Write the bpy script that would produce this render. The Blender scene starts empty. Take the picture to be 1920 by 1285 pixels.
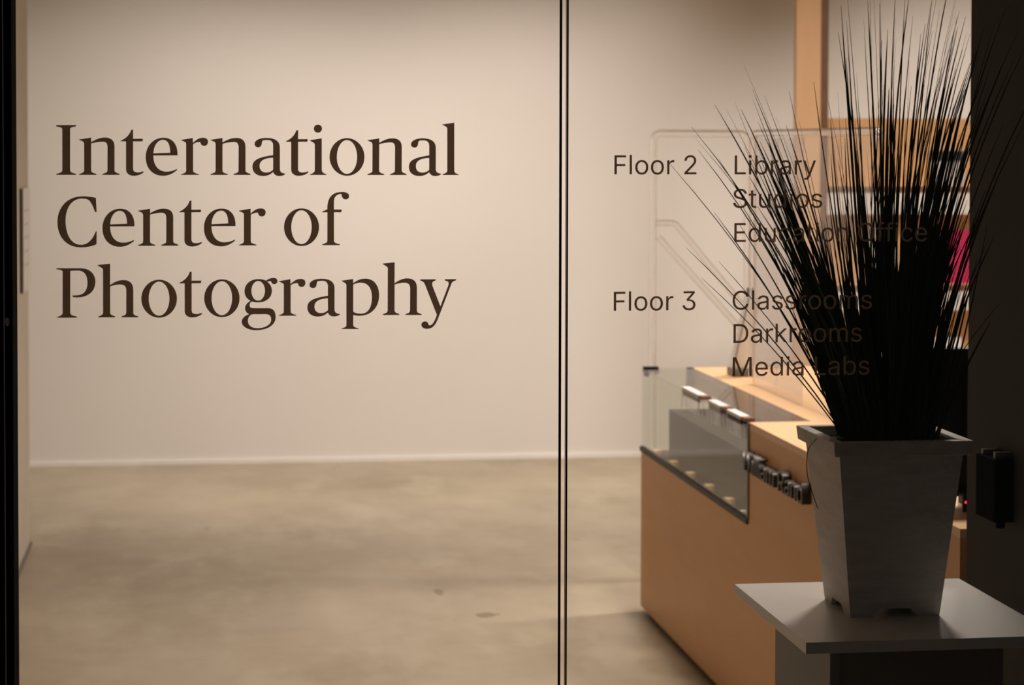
import bpy, bmesh, math, random
from mathutils import Matrix, Vector

# ---------------------------------------------------------------- camera
scene = bpy.context.scene
F_PX, YAW, PITCH, ROLL, CY = 4245.6, 0.138718, 0.03446, 0.002353, 416.0
EYE = Vector((0.0, 0.0, 1.70))


def cam_axes():
    c, s = math.cos(YAW), math.sin(YAW)
    a = Matrix(((c, -s, 0), (0, 0, -1), (s, c, 0)))
    c, s = math.cos(PITCH), math.sin(PITCH)
    p = Matrix(((1, 0, 0), (0, c, -s), (0, s, c)))
    c, s = math.cos(ROLL), math.sin(ROLL)
    q = Matrix(((c, -s, 0), (s, c, 0), (0, 0, 1)))
    return q @ p @ a


A = cam_axes()
cam = bpy.data.cameras.new('camera')
cam.sensor_width = 36.0
cam.lens = F_PX * 36.0 / 1920.0
cam.shift_y = -(642.5 - CY) / 1920.0
cam.clip_start = 0.05
cam.clip_end = 100
cam.dof.use_dof = True
cam.dof.focus_distance = 3.60
cam.dof.aperture_fstop = 9.0
cam_ob = bpy.data.objects.new('camera', cam)
scene.collection.objects.link(cam_ob)
rot = Matrix((A[0], -A[1], -A[2])).transposed()
cam_ob.matrix_world = Matrix.Translation(EYE) @ rot.to_4x4()
scene.camera = cam_ob

# ---------------------------------------------------------------- world, lights, exposure
scene.view_settings.view_transform = 'Standard'
scene.view_settings.look = 'None'
scene.view_settings.gamma = 1.0
scene.view_settings.use_curve_mapping = False
scene.view_settings.exposure = 0.0
scene.cycles.transparent_max_bounces = 48
scene.cycles.max_bounces = 10

world = bpy.data.worlds.new('night_street')
world.use_nodes = True
world.node_tree.nodes['Background'].inputs[0].default_value = (1.0, 0.92, 0.85, 1)
world.node_tree.nodes['Background'].inputs[1].default_value = 0.021
scene.world = world

WARM = (1.0, 0.90, 0.825)


def spot(name, loc, target, power, angle, blend=1.0, size=0.06):
    l = bpy.data.lights.new(name, 'SPOT')
    l.energy = power
    l.color = WARM
    l.spot_size = math.radians(angle)
    l.spot_blend = blend
    l.shadow_soft_size = size
    o = bpy.data.objects.new(name, l)
    scene.collection.objects.link(o)
    o.location = loc
    o.rotation_euler = (Vector(target) - Vector(loc)).to_track_quat('-Z', 'Y').to_euler()
    return o


def downlight(name, loc, power, size=0.35, spread=140):
    l = bpy.data.lights.new(name, 'AREA')
    l.shape = 'DISK'
    l.size = size
    l.energy = power
    l.color = WARM
    l.spread = math.radians(spread)
    o = bpy.data.objects.new(name, l)
    scene.collection.objects.link(o)
    o.location = loc
    return o


spot('track_spot', (-0.05, 10.4, 3.25), (-0.05, 12.06, -0.25), 130, 98)
spot('track_spot', (1.00, 10.4, 3.25), (1.00, 12.06, -0.25), 130, 98)
spot('track_spot', (2.00, 10.4, 3.25), (2.00, 12.06, -0.25), 148, 98)
spot('track_spot', (4.15, 10.4, 3.25), (4.15, 12.06, -0.25), 195, 98)
downlight('ceiling_downlight', (1.72, 7.9, 3.28), 30)
downlight('ceiling_downlight', (1.88, 5.9, 3.28), 52)
downlight('ceiling_downlight', (3.2, 8.5, 3.28), 62)
downlight('ceiling_downlight', (-2.3, 10.9, 3.28), 14)

# ---------------------------------------------------------------- helpers
COL = scene.collection


def nodes_of(m):
    m.use_nodes = True
    nt = m.node_tree
    nt.nodes.clear()
    return nt, nt.nodes, nt.links


def principled(name, color, rough=0.5, metallic=0.0, spec=0.5, noise=None, bump=None, emit=None, trans=0.0, ior=1.45):
    """noise=(second colour, scale xyz, amount, detail); bump=(scale, strength)"""
    m = bpy.data.materials.new(name)
    nt, N, L = nodes_of(m)
    out = N.new('ShaderNodeOutputMaterial')
    b = N.new('ShaderNodeBsdfPrincipled')
    L.new(b.outputs[0], out.inputs[0])
    b.inputs['Base Color'].default_value = (*color, 1)
    b.inputs['Roughness'].default_value = rough
    b.inputs['Metallic'].default_value = metallic
    b.inputs['Specular IOR Level'].default_value = spec
    b.inputs['IOR'].default_value = ior
    b.inputs['Transmission Weight'].default_value = trans
    tc = N.new('ShaderNodeTexCoord')
    if noise:
        c2, sc, amt, det = noise
        mp = N.new('ShaderNodeMapping')
        mp.inputs['Scale'].default_value = sc
        L.new(tc.outputs['Object'], mp.inputs[0])
        n = N.new('ShaderNodeTexNoise')
        n.inputs['Scale'].default_value = 1.0
        n.inputs['Detail'].default_value = det
        n.inputs['Roughness'].default_value = 0.6
        L.new(mp.outputs[0], n.inputs[0])
        r = N.new('ShaderNodeMapRange')
        r.inputs[1].default_value = 0.32
        r.inputs[2].default_value = 0.68
        r.inputs[4].default_value = amt
        L.new(n.outputs[0], r.inputs[0])
        x = N.new('ShaderNodeMix')
        x.data_type = 'RGBA'
        x.inputs[6].default_value = (*color, 1)
        x.inputs[7].default_value = (*c2, 1)
        L.new(r.outputs[0], x.inputs[0])
        L.new(x.outputs[2], b.inputs['Base Color'])
    if bump:
        n2 = N.new('ShaderNodeTexNoise')
        n2.inputs['Scale'].default_value = bump[0]
        n2.inputs['Detail'].default_value = 4
        L.new(tc.outputs['Object'], n2.inputs[0])
        bp = N.new('ShaderNodeBump')
        bp.inputs['Strength'].default_value = bump[1]
        bp.inputs['Distance'].default_value = 0.01
        L.new(n2.outputs[0], bp.inputs['Height'])
        L.new(bp.outputs[0], b.inputs['Normal'])
    if emit:
        b.inputs['Emission Color'].default_value = (*emit[0], 1)
        b.inputs['Emission Strength'].default_value = emit[1]
    return m


def pane_glass(name, tint=(1, 1, 1), haze=0.0, hazecol=(0.8, 0.75, 0.72), ior=1.5):
    """clear sheet: straight transmission, Fresnel reflection on the outer faces, optional haze"""
    m = bpy.data.materials.new(name)
    nt, N, L = nodes_of(m)
    out = N.new('ShaderNodeOutputMaterial')
    tr = N.new('ShaderNodeBsdfTransparent')
    tr.inputs[0].default_value = (*tint, 1)
    gl = N.new('ShaderNodeBsdfGlossy')
    gl.inputs['Roughness'].default_value = 0.01
    fr = N.new('ShaderNodeFresnel')
    fr.inputs[0].default_value = ior
    ge = N.new('ShaderNodeNewGeometry')
    inv = N.new('ShaderNodeMath')
    inv.operation = 'SUBTRACT'
    inv.inputs[0].default_value = 1.0
    L.new(ge.outputs['Backfacing'], inv.inputs[1])
    mu = N.new('ShaderNodeMath')
    mu.operation = 'MULTIPLY'
    L.new(fr.outputs[0], mu.inputs[0])
    L.new(inv.outputs[0], mu.inputs[1])
    base = tr
    if haze:
        df = N.new('ShaderNodeBsdfDiffuse')
        df.inputs[0].default_value = (*hazecol, 1)
        tl = N.new('ShaderNodeBsdfTranslucent')
        tl.inputs[0].default_value = (*hazecol, 1)
        hm = N.new('ShaderNodeMixShader')
        hm.inputs[0].default_value = 0.5
        L.new(df.outputs[0], hm.inputs[1])
        L.new(tl.outputs[0], hm.inputs[2])
        mm = N.new('ShaderNodeMixShader')
        mm.inputs[0].default_value = haze
        L.new(tr.outputs[0], mm.inputs[1])
        L.new(hm.outputs[0], mm.inputs[2])
        base = mm
    mx = N.new('ShaderNodeMixShader')
    L.new(mu.outputs[0], mx.inputs[0])
    L.new(base.outputs[0], mx.inputs[1])
    L.new(gl.outputs[0], mx.inputs[2])
    L.new(mx.outputs[0], out.inputs[0])
    return m


def tag(o, label=None, cat=None, group=None, kind=None):
    if label:
        o['label'] = label
    if cat:
        o['category'] = cat
    if group:
        o['group'] = group
    if kind:
        o['kind'] = kind
    return o


def wloc(o):
    v = Vector((0, 0, 0))
    while o:
        v = v + o.location
        o = o.parent
    return v


def link(name, me, mat, parent=None, loc=None):
    """link a mesh whose vertices are in world coordinates; origin goes to its base centre"""
    if loc is None:
        xs = [v.co for v in me.vertices]
        loc = Vector(((min(v.x for v in xs) + max(v.x for v in xs)) / 2,
                      (min(v.y for v in xs) + max(v.y for v in xs)) / 2,
                      min(v.z for v in xs)))
    me.transform(Matrix.Translation(-Vector(loc)))
    if mat:
        me.materials.clear()
        me.materials.append(mat)
    o = bpy.data.objects.new(name, me)
    COL.objects.link(o)
    o.location = loc
    if parent:
        o.parent = parent
        o.location = Vector(loc) - wloc(parent)
    return o


def empty(name, loc, label, cat, group=None):
    o = bpy.data.objects.new(name, None)
    o.empty_display_size = 0.05
    COL.objects.link(o)
    o.location = loc
    return tag(o, label, cat, group)


def bm_obj(name, bm, mat, parent=None, smooth=False):
    me = bpy.data.meshes.new(name)
    bmesh.ops.recalc_face_normals(bm, faces=bm.faces[:])
    bm.to_mesh(me)
    bm.free()
    if smooth:
        for p in me.polygons:
            p.use_smooth = True
    return link(name, me, mat, parent)


def add_box(bm, x0, x1, y0, y1, z0, z1, bevel=0.0):
    r = bmesh.ops.create_cube(bm, size=1.0)
    vs = r['verts']
    for v in vs:
        v.co = Vector((x0 + (v.co.x + .5) * (x1 - x0), y0 + (v.co.y + .5) * (y1 - y0), z0 + (v.co.z + .5) * (z1 - z0)))
    if bevel:
        es = list({e for v in vs for e in v.link_edges})
        bmesh.ops.bevel(bm, geom=es, offset=bevel, segments=2, profile=0.6, affect='EDGES')


def box(name, x0, x1, y0, y1, z0, z1, mat, parent=None, bevel=0.0):
    bm = bmesh.new()
    add_box(bm, x0, x1, y0, y1, z0, z1, bevel)
    return bm_obj(name, bm, mat, parent)


def struct(o):
    o['kind'] = 'structure'
    return o


def prism(name, pts, axis, a, b, mat, parent=None):
    """extrude a closed outline: axis 'X' -> pts are (y,z); 'Y' -> (x,z); 'Z' -> (x,y)"""
    bm = bmesh.new()

    def mk(p, t):
        if axis == 'X':
            return bm.verts.new((t, p[0], p[1]))
        if axis == 'Y':
            return bm.verts.new((p[0], t, p[1]))
        return bm.verts.new((p[0], p[1], t))
    v0 = [mk(p, a) for p in pts]
    v1 = [mk(p, b) for p in pts]
    bm.faces.new(v0)
    bm.faces.new(v1)
    n = len(pts)
    for i in range(n):
        bm.faces.new((v0[i], v0[(i + 1) % n], v1[(i + 1) % n], v1[i]))
    return bm_obj(name, bm, mat, parent)


def round_path(pts, r, seg=6):
    """round the inner corners of a polyline"""
    P = [Vector(p) for p in pts]
    out = [P[0]]
    for i in range(1, len(P) - 1):
        a = (P[i - 1] - P[i])
        b = (P[i + 1] - P[i])
        k = min(r, a.length * .45, b.length * .45)
        p0 = P[i] + a.normalized() * k
        p2 = P[i] + b.normalized() * k
        for j in range(seg + 1):
            t = j / seg
            out.append(p0 * (1 - t) ** 2 + P[i] * 2 * t * (1 - t) + p2 * t * t)
    out.append(P[-1])
    return out


def add_tube(bm, path, r, n=12, flip=False, cap=True):
    path = [Vector(p) for p in path]
    rings = []
    up = None
    for i, p in enumerate(path):
        d = (path[min(i + 1, len(path) - 1)] - path[max(i - 1, 0)]).normalized()
        if up is None:
            up = d.orthogonal().normalized()
        up = (up - d * up.dot(d)).normalized()
        sd = d.cross(up)
        rings.append([bm.verts.new(p + up * (r * math.cos(2 * math.pi * k / n)) + sd * (r * math.sin(2 * math.pi * k / n))) for k in range(n)])
    for a, b in zip(rings, rings[1:]):
        for k in range(n):
            f = (a[k], a[(k + 1) % n], b[(k + 1) % n], b[k])
            bm.faces.new(f[::-1] if flip else f)
    if cap:
        bm.faces.new(rings[0][::-1])
        bm.faces.new(rings[-1])
    return rings


def tube(name, path, r, mat, parent=None, n=20, hollow=0.0):
    bm = bmesh.new()
    ro = add_tube(bm, path, r, n, cap=not hollow)
    if hollow:
        ri = add_tube(bm, path, hollow, n, flip=True, cap=False)
        for a, b in ((ro[0], ri[0]), (ro[-1], ri[-1])):
            for k in range(n):
                f = bm.faces.new((a[k], a[(k + 1) % n], b[(k + 1) % n], b[k]))
                for e in f.edges:
                    e.smooth = False
    return bm_obj(name, bm, mat, parent, smooth=True)


def disc(name, c, axis, r, depth, mat, parent=None, n=20):
    bm = bmesh.new()
    ax = Vector(axis)
    add_tube(bm, [Vector(c), Vector(c) + ax * depth], r, n)
    return bm_obj(name, bm, mat, parent)


def curve_mesh(cu):
    o = bpy.data.objects.new('tmp', cu)
    COL.objects.link(o)
    dg = bpy.context.evaluated_depsgraph_get()
    me = bpy.data.meshes.new_from_object(o.evaluated_get(dg))
    bpy.data.objects.remove(o)
    bpy.data.curves.remove(cu)
    return me

# ---------------------------------------------------------------- materials
M_wall = principled('painted_wall', (0.79, 0.745, 0.705), 0.75, spec=0.25, noise=((0.765, 0.715, 0.67), (1.2, 1.2, 1.2), 0.6, 3), bump=(60, 0.04))
M_sidewall = principled('painted_side_wall', (0.66, 0.59, 0.50), 0.75, spec=0.2, noise=((0.60, 0.53, 0.44), (3, 3, 3), 0.8, 4), bump=(50, 0.05))
M_ceiling = principled('ceiling_paint', (0.62, 0.57, 0.50), 0.85, spec=0.1, noise=((0.58, 0.53, 0.46), (2, 2, 2), 0.5, 2))
M_white = principled('white_trim', (0.86, 0.82, 0.78), 0.35, noise=((0.80, 0.76, 0.72), (8, 8, 8), 0.5, 2))
M_black = principled('black_metal', (0.010, 0.009, 0.008), 0.45, spec=0.25, noise=((0.016, 0.014, 0.012), (20, 20, 20), 0.6, 2))
M_matblack = principled('matt_black', (0.005, 0.005, 0.005), 0.9, spec=0.03, noise=((0.007, 0.007, 0.007), (20, 20, 20), 0.6, 2))
M_pier = principled('charcoal_paint', (0.036, 0.032, 0.027), 0.7, spec=0.15, noise=((0.030, 0.026, 0.022), (4, 4, 4), 0.8, 3))
M_edge = principled('dark_glass_edge', (0.055, 0.038, 0.026), 0.3, spec=0.4, noise=((0.035, 0.025, 0.018), (5, 5, 1.2), 0.7, 2))
M_bead = principled('grey_bead', (0.75, 0.76, 0.74), 0.4, noise=((0.62, 0.63, 0.61), (9, 9, 2), 0.6, 2))
M_steel = principled('brushed_steel', (0.62, 0.58, 0.54), 0.3, metallic=1.0, noise=((0.5, 0.47, 0.44), (40, 40, 40), 0.5, 2))
M_maple = principled('maple_veneer', (0.63, 0.325, 0.125), 0.42, spec=0.3, noise=((0.57, 0.285, 0.105), (3, 3, 18), 0.7, 5))
M_maple_top = principled('maple_top', (0.74, 0.475, 0.265), 0.40, spec=0.35, noise=((0.68, 0.42, 0.22), (14, 2.2, 14), 0.7, 5))
M_shelfwood = principled('shelf_wood', (0.70, 0.42, 0.205), 0.5, spec=0.3, noise=((0.62, 0.36, 0.17), (2.2, 12, 14), 0.7, 5))
M_edgewood = principled('dark_shaded_wood_edge', (0.17, 0.085, 0.045), 0.5, noise=((0.13, 0.06, 0.032), (3, 12, 16), 0.7, 4))  # dark stile wood; on the shelf lips this colour stands in for shade
M_postwood = principled('post_wood', (0.71, 0.44, 0.25), 0.5, spec=0.3, noise=((0.64, 0.38, 0.21), (14, 14, 1.2), 0.8, 5))
M_glass = pane_glass('clear_glass', (0.97, 0.975, 0.965))
M_caseglass = pane_glass('case_glass', (0.95, 0.96, 0.93))
M_acrylic = pane_glass('clear_acrylic', (0.98, 0.98, 0.98), ior=1.49)
M_haze = pane_glass('frosted_acrylic', (0.97, 0.96, 0.96), haze=0.30, hazecol=(0.85, 0.78, 0.76), ior=1.49)
M_rod = principled('acrylic_tube', (0.99, 0.985, 0.98), 0.0, trans=1.0, ior=1.21, noise=((0.98, 0.975, 0.97), (5, 5, 5), 0.6, 1))
M_darkgrey = principled('dark_grey_board', (0.052, 0.044, 0.036), 0.7, spec=0.2, noise=((0.042, 0.036, 0.030), (7, 7, 7), 0.6, 3))
M_paper = principled('white_card', (0.80, 0.76, 0.76), 0.6, noise=((0.74, 0.70, 0.70), (30, 30, 30), 0.5, 2))
M_brownprint = principled('brown_print', (0.22, 0.09, 0.055), 0.6, noise=((0.16, 0.065, 0.04), (40, 40, 40), 0.6, 2))
M_blackprint = principled('black_print', (0.02, 0.02, 0.018), 0.6, noise=((0.03, 0.03, 0.028), (40, 40, 40), 0.5, 2))
M_signmetal = principled('bronze_letter', (0.055, 0.047, 0.040), 0.38, metallic=0.55, noise=((0.035, 0.03, 0.026), (60, 60, 60), 0.6, 2))
M_greyplastic = principled('grey_plastic', (0.16, 0.145, 0.125), 0.45, noise=((0.13, 0.12, 0.10), (30, 30, 30), 0.5, 2))
M_offwhite = principled('off_white_plastic', (0.78, 0.72, 0.67), 0.4, noise=((0.72, 0.66, 0.61), (15, 15, 15), 0.5, 2))
M_blackplastic = principled('black_plastic', (0.012, 0.011, 0.011), 0.4, spec=0.3, noise=((0.018, 0.017, 0.016), (25, 25, 25), 0.6, 2))
M_led = principled('red_led', (0.5, 0.01, 0.02), 0.3, emit=((1.0, 0.03, 0.06), 1.6))
M_laminate = principled('white_laminate', (0.70, 0.66, 0.62), 0.30, spec=0.4, noise=((0.65, 0.61, 0.57), (9, 9, 9), 0.6, 3))
M_lampanel = principled('grey_laminate_panel', (0.25, 0.235, 0.22), 0.5, spec=0.25, noise=((0.21, 0.20, 0.19), (6, 6, 6), 0.6, 3))
M_pot = principled('whitewashed_wood', (0.66, 0.61, 0.57), 0.7, spec=0.2, noise=((0.50, 0.45, 0.41), (9, 9, 45), 0.75, 6), bump=(90, 0.25))
M_rim = principled('whitewashed_rim', (0.60, 0.56, 0.51), 0.65, spec=0.2, noise=((0.44, 0.39, 0.34), (25, 25, 50), 0.8, 6), bump=(90, 0.2))
M_moss = principled('dark_moss', (0.045, 0.058, 0.020), 0.9, spec=0.1, noise=((0.010, 0.012, 0.005), (70, 70, 70), 0.9, 4), bump=(120, 0.6))
M_grass = principled('dark_green_blade', (0.030, 0.050, 0.018), 0.55, spec=0.22, noise=((0.020, 0.030, 0.010), (8, 8, 4), 0.8, 2))
M_magenta = principled('magenta_cover', (0.50, 0.02, 0.10), 0.5, noise=((0.42, 0.015, 0.08), (12, 12, 12), 0.5, 2))
M_redbrown = principled('rust_cover', (0.36, 0.09, 0.05), 0.5, noise=((0.30, 0.07, 0.04), (12, 12, 12), 0.5, 2))
M_greycover = principled('grey_cover', (0.42, 0.39, 0.38), 0.5, noise=((0.34, 0.32, 0.31), (25, 25, 25), 0.6, 3))


def floor_material():
    m = bpy.data.materials.new('polished_concrete')
    nt, N, L = nodes_of(m)
    out = N.new('ShaderNodeOutputMaterial')
    b = N.new('ShaderNodeBsdfPrincipled')
    L.new(b.outputs[0], out.inputs[0])
    tc = N.new('ShaderNodeTexCoord')

    def noise(sc, det, lo, hi):
        mp = N.new('ShaderNodeMapping')
        mp.inputs['Scale'].default_value = sc
        L.new(tc.outputs['Object'], mp.inputs[0])
        n = N.new('ShaderNodeTexNoise')
        n.inputs['Scale'].default_value = 1
        n.inputs['Detail'].default_value = det
        n.inputs['Roughness'].default_value = 0.62
        L.new(mp.outputs[0], n.inputs[0])
        r = N.new('ShaderNodeMapRange')
        r.inputs[1].default_value = lo
        r.inputs[2].default_value = hi
        L.new(n.outputs[0], r.inputs[0])
        return r.outputs[0]

    def mix(f, a, c):
        x = N.new('ShaderNodeMix')
        x.data_type = 'RGBA'
        L.new(f, x.inputs[0])
        for s, v in ((6, a), (7, c)):
            if isinstance(v, tuple):
                x.inputs[s].default_value = (*v, 1)
            else:
                L.new(v, x.inputs[s])
        return x.outputs[2]
    c = mix(noise((1.1, 0.9, 1), 6, 0.34, 0.66), (0.42, 0.345, 0.25), (0.295, 0.235, 0.162))
    c2 = mix(noise((3.2, 1.5, 1), 5, 0.50, 0.78), c, (0.46, 0.39, 0.295))
    c3 = mix(noise((9, 5, 1), 4, 0.66, 0.80), c2, (0.255, 0.20, 0.135))
    L.new(c3, b.inputs['Base Color'])
    r = N.new('ShaderNodeMapRange')
    L.new(noise((2, 2, 1), 4, 0.3, 0.7), r.inputs[0])
    r.inputs[3].default_value = 0.32
    r.inputs[4].default_value = 0.48
    L.new(r.outputs[0], b.inputs['Roughness'])
    b.inputs['Specular IOR Level'].default_value = 0.32
    return m


M_floor = floor_material()
M_stain = principled('floor_stain', (0.20, 0.15, 0.095), 0.5, spec=0.3, noise=((0.32, 0.255, 0.175), (30, 30, 30), 0.9, 4))


def vinyl_material():
    """dark brown cut vinyl: a little room light comes through the film"""
    m = bpy.data.materials.new('brown_vinyl')
    nt, N, L = nodes_of(m)
    out = N.new('ShaderNodeOutputMaterial')
    df = N.new('ShaderNodeBsdfDiffuse')
    df.inputs[0].default_value = (0.16, 0.145, 0.13, 1)
    tl = N.new('ShaderNodeBsdfTranslucent')
    tl.inputs[0].default_value = (0.125, 0.108, 0.088, 1)
    a = N.new('ShaderNodeAddShader')
    L.new(df.outputs[0], a.inputs[0])
    L.new(tl.outputs[0], a.inputs[1])
    tr = N.new('ShaderNodeBsdfTransparent')
    tr.inputs[0].default_value = (1.0, 0.78, 0.62, 1)
    mx = N.new('ShaderNodeMixShader')
    mx.inputs[0].default_value = 0.21
    L.new(a.outputs[0], mx.inputs[1])
    L.new(tr.outputs[0], mx.inputs[2])
    L.new(mx.outputs[0], out.inputs[0])
    return m


M_vinyl = vinyl_material()

# ---------------------------------------------------------------- the room
YG = 3.50          # entrance glass
YB = 12.06         # back wall
ZC = 3.30          # ceiling
struct(box('floor', -4.2, 6.2, -0.6, YB + 0.2, -0.20, 0.0, M_floor))
struct(box('ceiling', -4.2, 6.2, YG - 0.10, YB + 0.2, ZC, ZC + 0.15, M_ceiling))
struct(box('wall_back', -4.2, 6.2, YB, YB + 0.2, 0.0, ZC, M_wall))
struct(box('wall_left', -0.90, -0.70, YG + 0.06, 9.72, 0.0, ZC, M_sidewall))
struct(box('wall_alcove', -4.2, -4.0, 9.5, YB, 0.0, ZC, M_sidewall))
struct(box('wall_alcove_front', -4.0, -0.90, 9.5, 9.72, 0.0, ZC, M_sidewall))
struct(box('wall_right', 6.0, 6.2, YG + 0.1, YB, 0.0, ZC, M_wall))
struct(box('wall_pier', 1.60, 2.65, YG + 0.04, 4.55, 0.0, ZC, M_pier))
struct(box('wall_front', 2.65, 6.0, YG - 0.06, YG + 0.10, 0.0, ZC, M_pier))
struct(box('wall_front_left', -4.2, -0.42, YG - 0.06, YG + 0.06, 0.0, ZC, M_pier))
struct(box('wall_header', -0.42, 2.65, YG - 0.06, YG + 0.04, 2.62, ZC, M_pier))
struct(box('baseboard_back', -4.0, 6.0, YB - 0.012, YB, 0.0, 0.022, M_white))
struct(box('baseboard_left', -0.70, -0.690, YG + 0.06, 9.73, 0.0, 0.012, M_greyplastic))

# entrance glass: black jamb on the left, two frameless panes with a gap between them
jamb = struct(box('trim_1', -0.42, -0.2712, YG - 0.06, YG + 0.03, 0.0, 2.62, M_matblack))
box('glazing_bead', -0.2842, -0.2826, YG - 0.064, YG - 0.06, 0.02, 2.60, M_bead, jamb)
bm = bmesh.new()
bmesh.ops.create_uvsphere(bm, u_segments=14, v_segments=8, radius=0.006, matrix=Matrix.Translation((-0.2795, YG - 0.061, 1.433)) @ Matrix.Diagonal((0.75, 0.6, 1.15, 1)))
bm_obj('screw_head', bm, M_steel, jamb, smooth=True)
w1 = struct(box('window_1', -0.2705, 0.5640, YG - 0.006, YG + 0.006, 0.01, 2.615, M_glass))
box('pane_edge', 0.5640, 0.5663, YG - 0.006, YG + 0.006, 0.01, 2.615, M_edge, w1)
w2 = struct(box('window_2', 0.5765, 2.60, YG - 0.006, YG + 0.006, 0.01, 2.615, M_glass))
box('pane_edge', 0.5740, 0.5765, YG - 0.006, YG + 0.006, 0.01, 2.615, M_edge, w2)

# thin plaque on the left side wall
pl = empty('wall_plaque', (-0.70, 9.45, 1.09), 'narrow pale plaque mounted on the side wall beside the black door frame', 'plaque')
box('panel', -0.700, -0.686, 9.27, 9.63, 1.095, 1.515, M_offwhite, pl, 0.002)
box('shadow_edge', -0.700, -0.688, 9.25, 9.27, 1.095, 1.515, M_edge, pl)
for k in range(5):
    box('text_line', -0.6865, -0.6855, 9.32, 9.56 - 0.03 * (k % 2), 1.42 - 0.055 * k, 1.426 - 0.055 * k, M_greycover, pl)

# small dark scuffs on the concrete
def scuff(cx, cy, rx, ry, seed, lab):
    rnd = random.Random(seed)
    n = 22
    pts = []
    for k in range(n):
        a = 2 * math.pi * k / n
        q = 0.75 + 0.5 * rnd.random()
        pts.append((cx + rx * q * math.cos(a), cy + ry * q * math.sin(a)))
    o = prism('floor_scuff', pts, 'Z', 0.0, 0.0006, M_stain)
    tag(o, lab, 'stain', 'scuffs on the concrete floor')


scuff(0.908, 8.49, 0.018, 0.055, 1, 'small dark scuff on the concrete floor, the upper one of the pair')
scuff(1.035, 8.05, 0.042, 0.035, 2, 'wider dark scuff on the concrete floor, the lower one of the pair')

# ---------------------------------------------------------------- reception counter
XF, XR, YN, YF, ZT = 1.600, 2.300, 4.590, 8.050, 0.887
YCASE, ZCASE, XS = 6.440, 0.590, 1.787
ct = empty('reception_counter', (1.95, 6.32, 0.0), 'long maple reception counter with a glass display case set into its far corner', 'counter')
prism('front_panel', [(YN, .02), (YF, .02), (YF, ZCASE), (YCASE, ZCASE), (YCASE, .867), (YN, .867)], 'X', XF, XF + .018, M_maple, ct)
box('end_panel', XF + .018, XR, YN, YN + .018, .02, .867, M_maple, ct)
box('end_panel', XF + .018, XR, YF - .018, YF, .02, ZCASE, M_maple, ct)
box('back_panel', XR - .018, XR, YN + .018, YF - .018, .02, .867, M_maple, ct)
box('case_floor', XF + .018, XR - .018, YCASE, YF - .018, ZCASE - .018, ZCASE - .002, M_darkgrey, ct)
box('case_side', XF + .018, XR - .018, YCASE - .018, YCASE, ZCASE, .867, M_darkgrey, ct)
prism('counter_top', [(XF, YN), (XR, YN), (XR, YF), (XS, YF), (XS, YCASE), (XF, YCASE)], 'Z', .867, ZT, M_maple_top, ct)
box('apron', XS, XS + .018, YCASE, YF, .817, .867, M_maple, ct)
box('plinth', XF + .03, XR - .03, YN + .03, YF - .02, 0.0, .02, M_black, ct)
box('case_rail', XF - .006, XF + .012, YCASE, YF, ZCASE - .004, ZCASE + .014, M_black, ct, .001)
box('case_post', XF - .004, XF + .010, YCASE - .008, YCASE + .006, ZCASE + .014, ZT - .002, M_edge, ct)
box('case_glass_front', XF, XF + .006, YCASE + .006, YF - .004, ZCASE + .014, ZT - .006, M_caseglass, ct)
box('case_glass_end', XF + .006, XS, YF - .010, YF - .004, ZCASE, ZT - .006, M_caseglass, ct)
box('case_glass_top', XF, XS, YCASE, YF - .004, ZT - .006, ZT, M_caseglass, ct)
cl = box('glass_clamp', 1.604, 1.660, 8.03, 8.056, .872, .893, M_black, ct, .002)
disc('clamp_knob', (1.613, 8.03, .868), (0, -1, 0), .010, .014, M_black, cl)
disc('clamp_knob', (1.650, 8.03, .876), (0, -1, 0), .010, .014, M_black, cl)
box('end_cap', 1.765, XS, 8.018, 8.052, .817, ZT + .001, M_black, ct)


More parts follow.
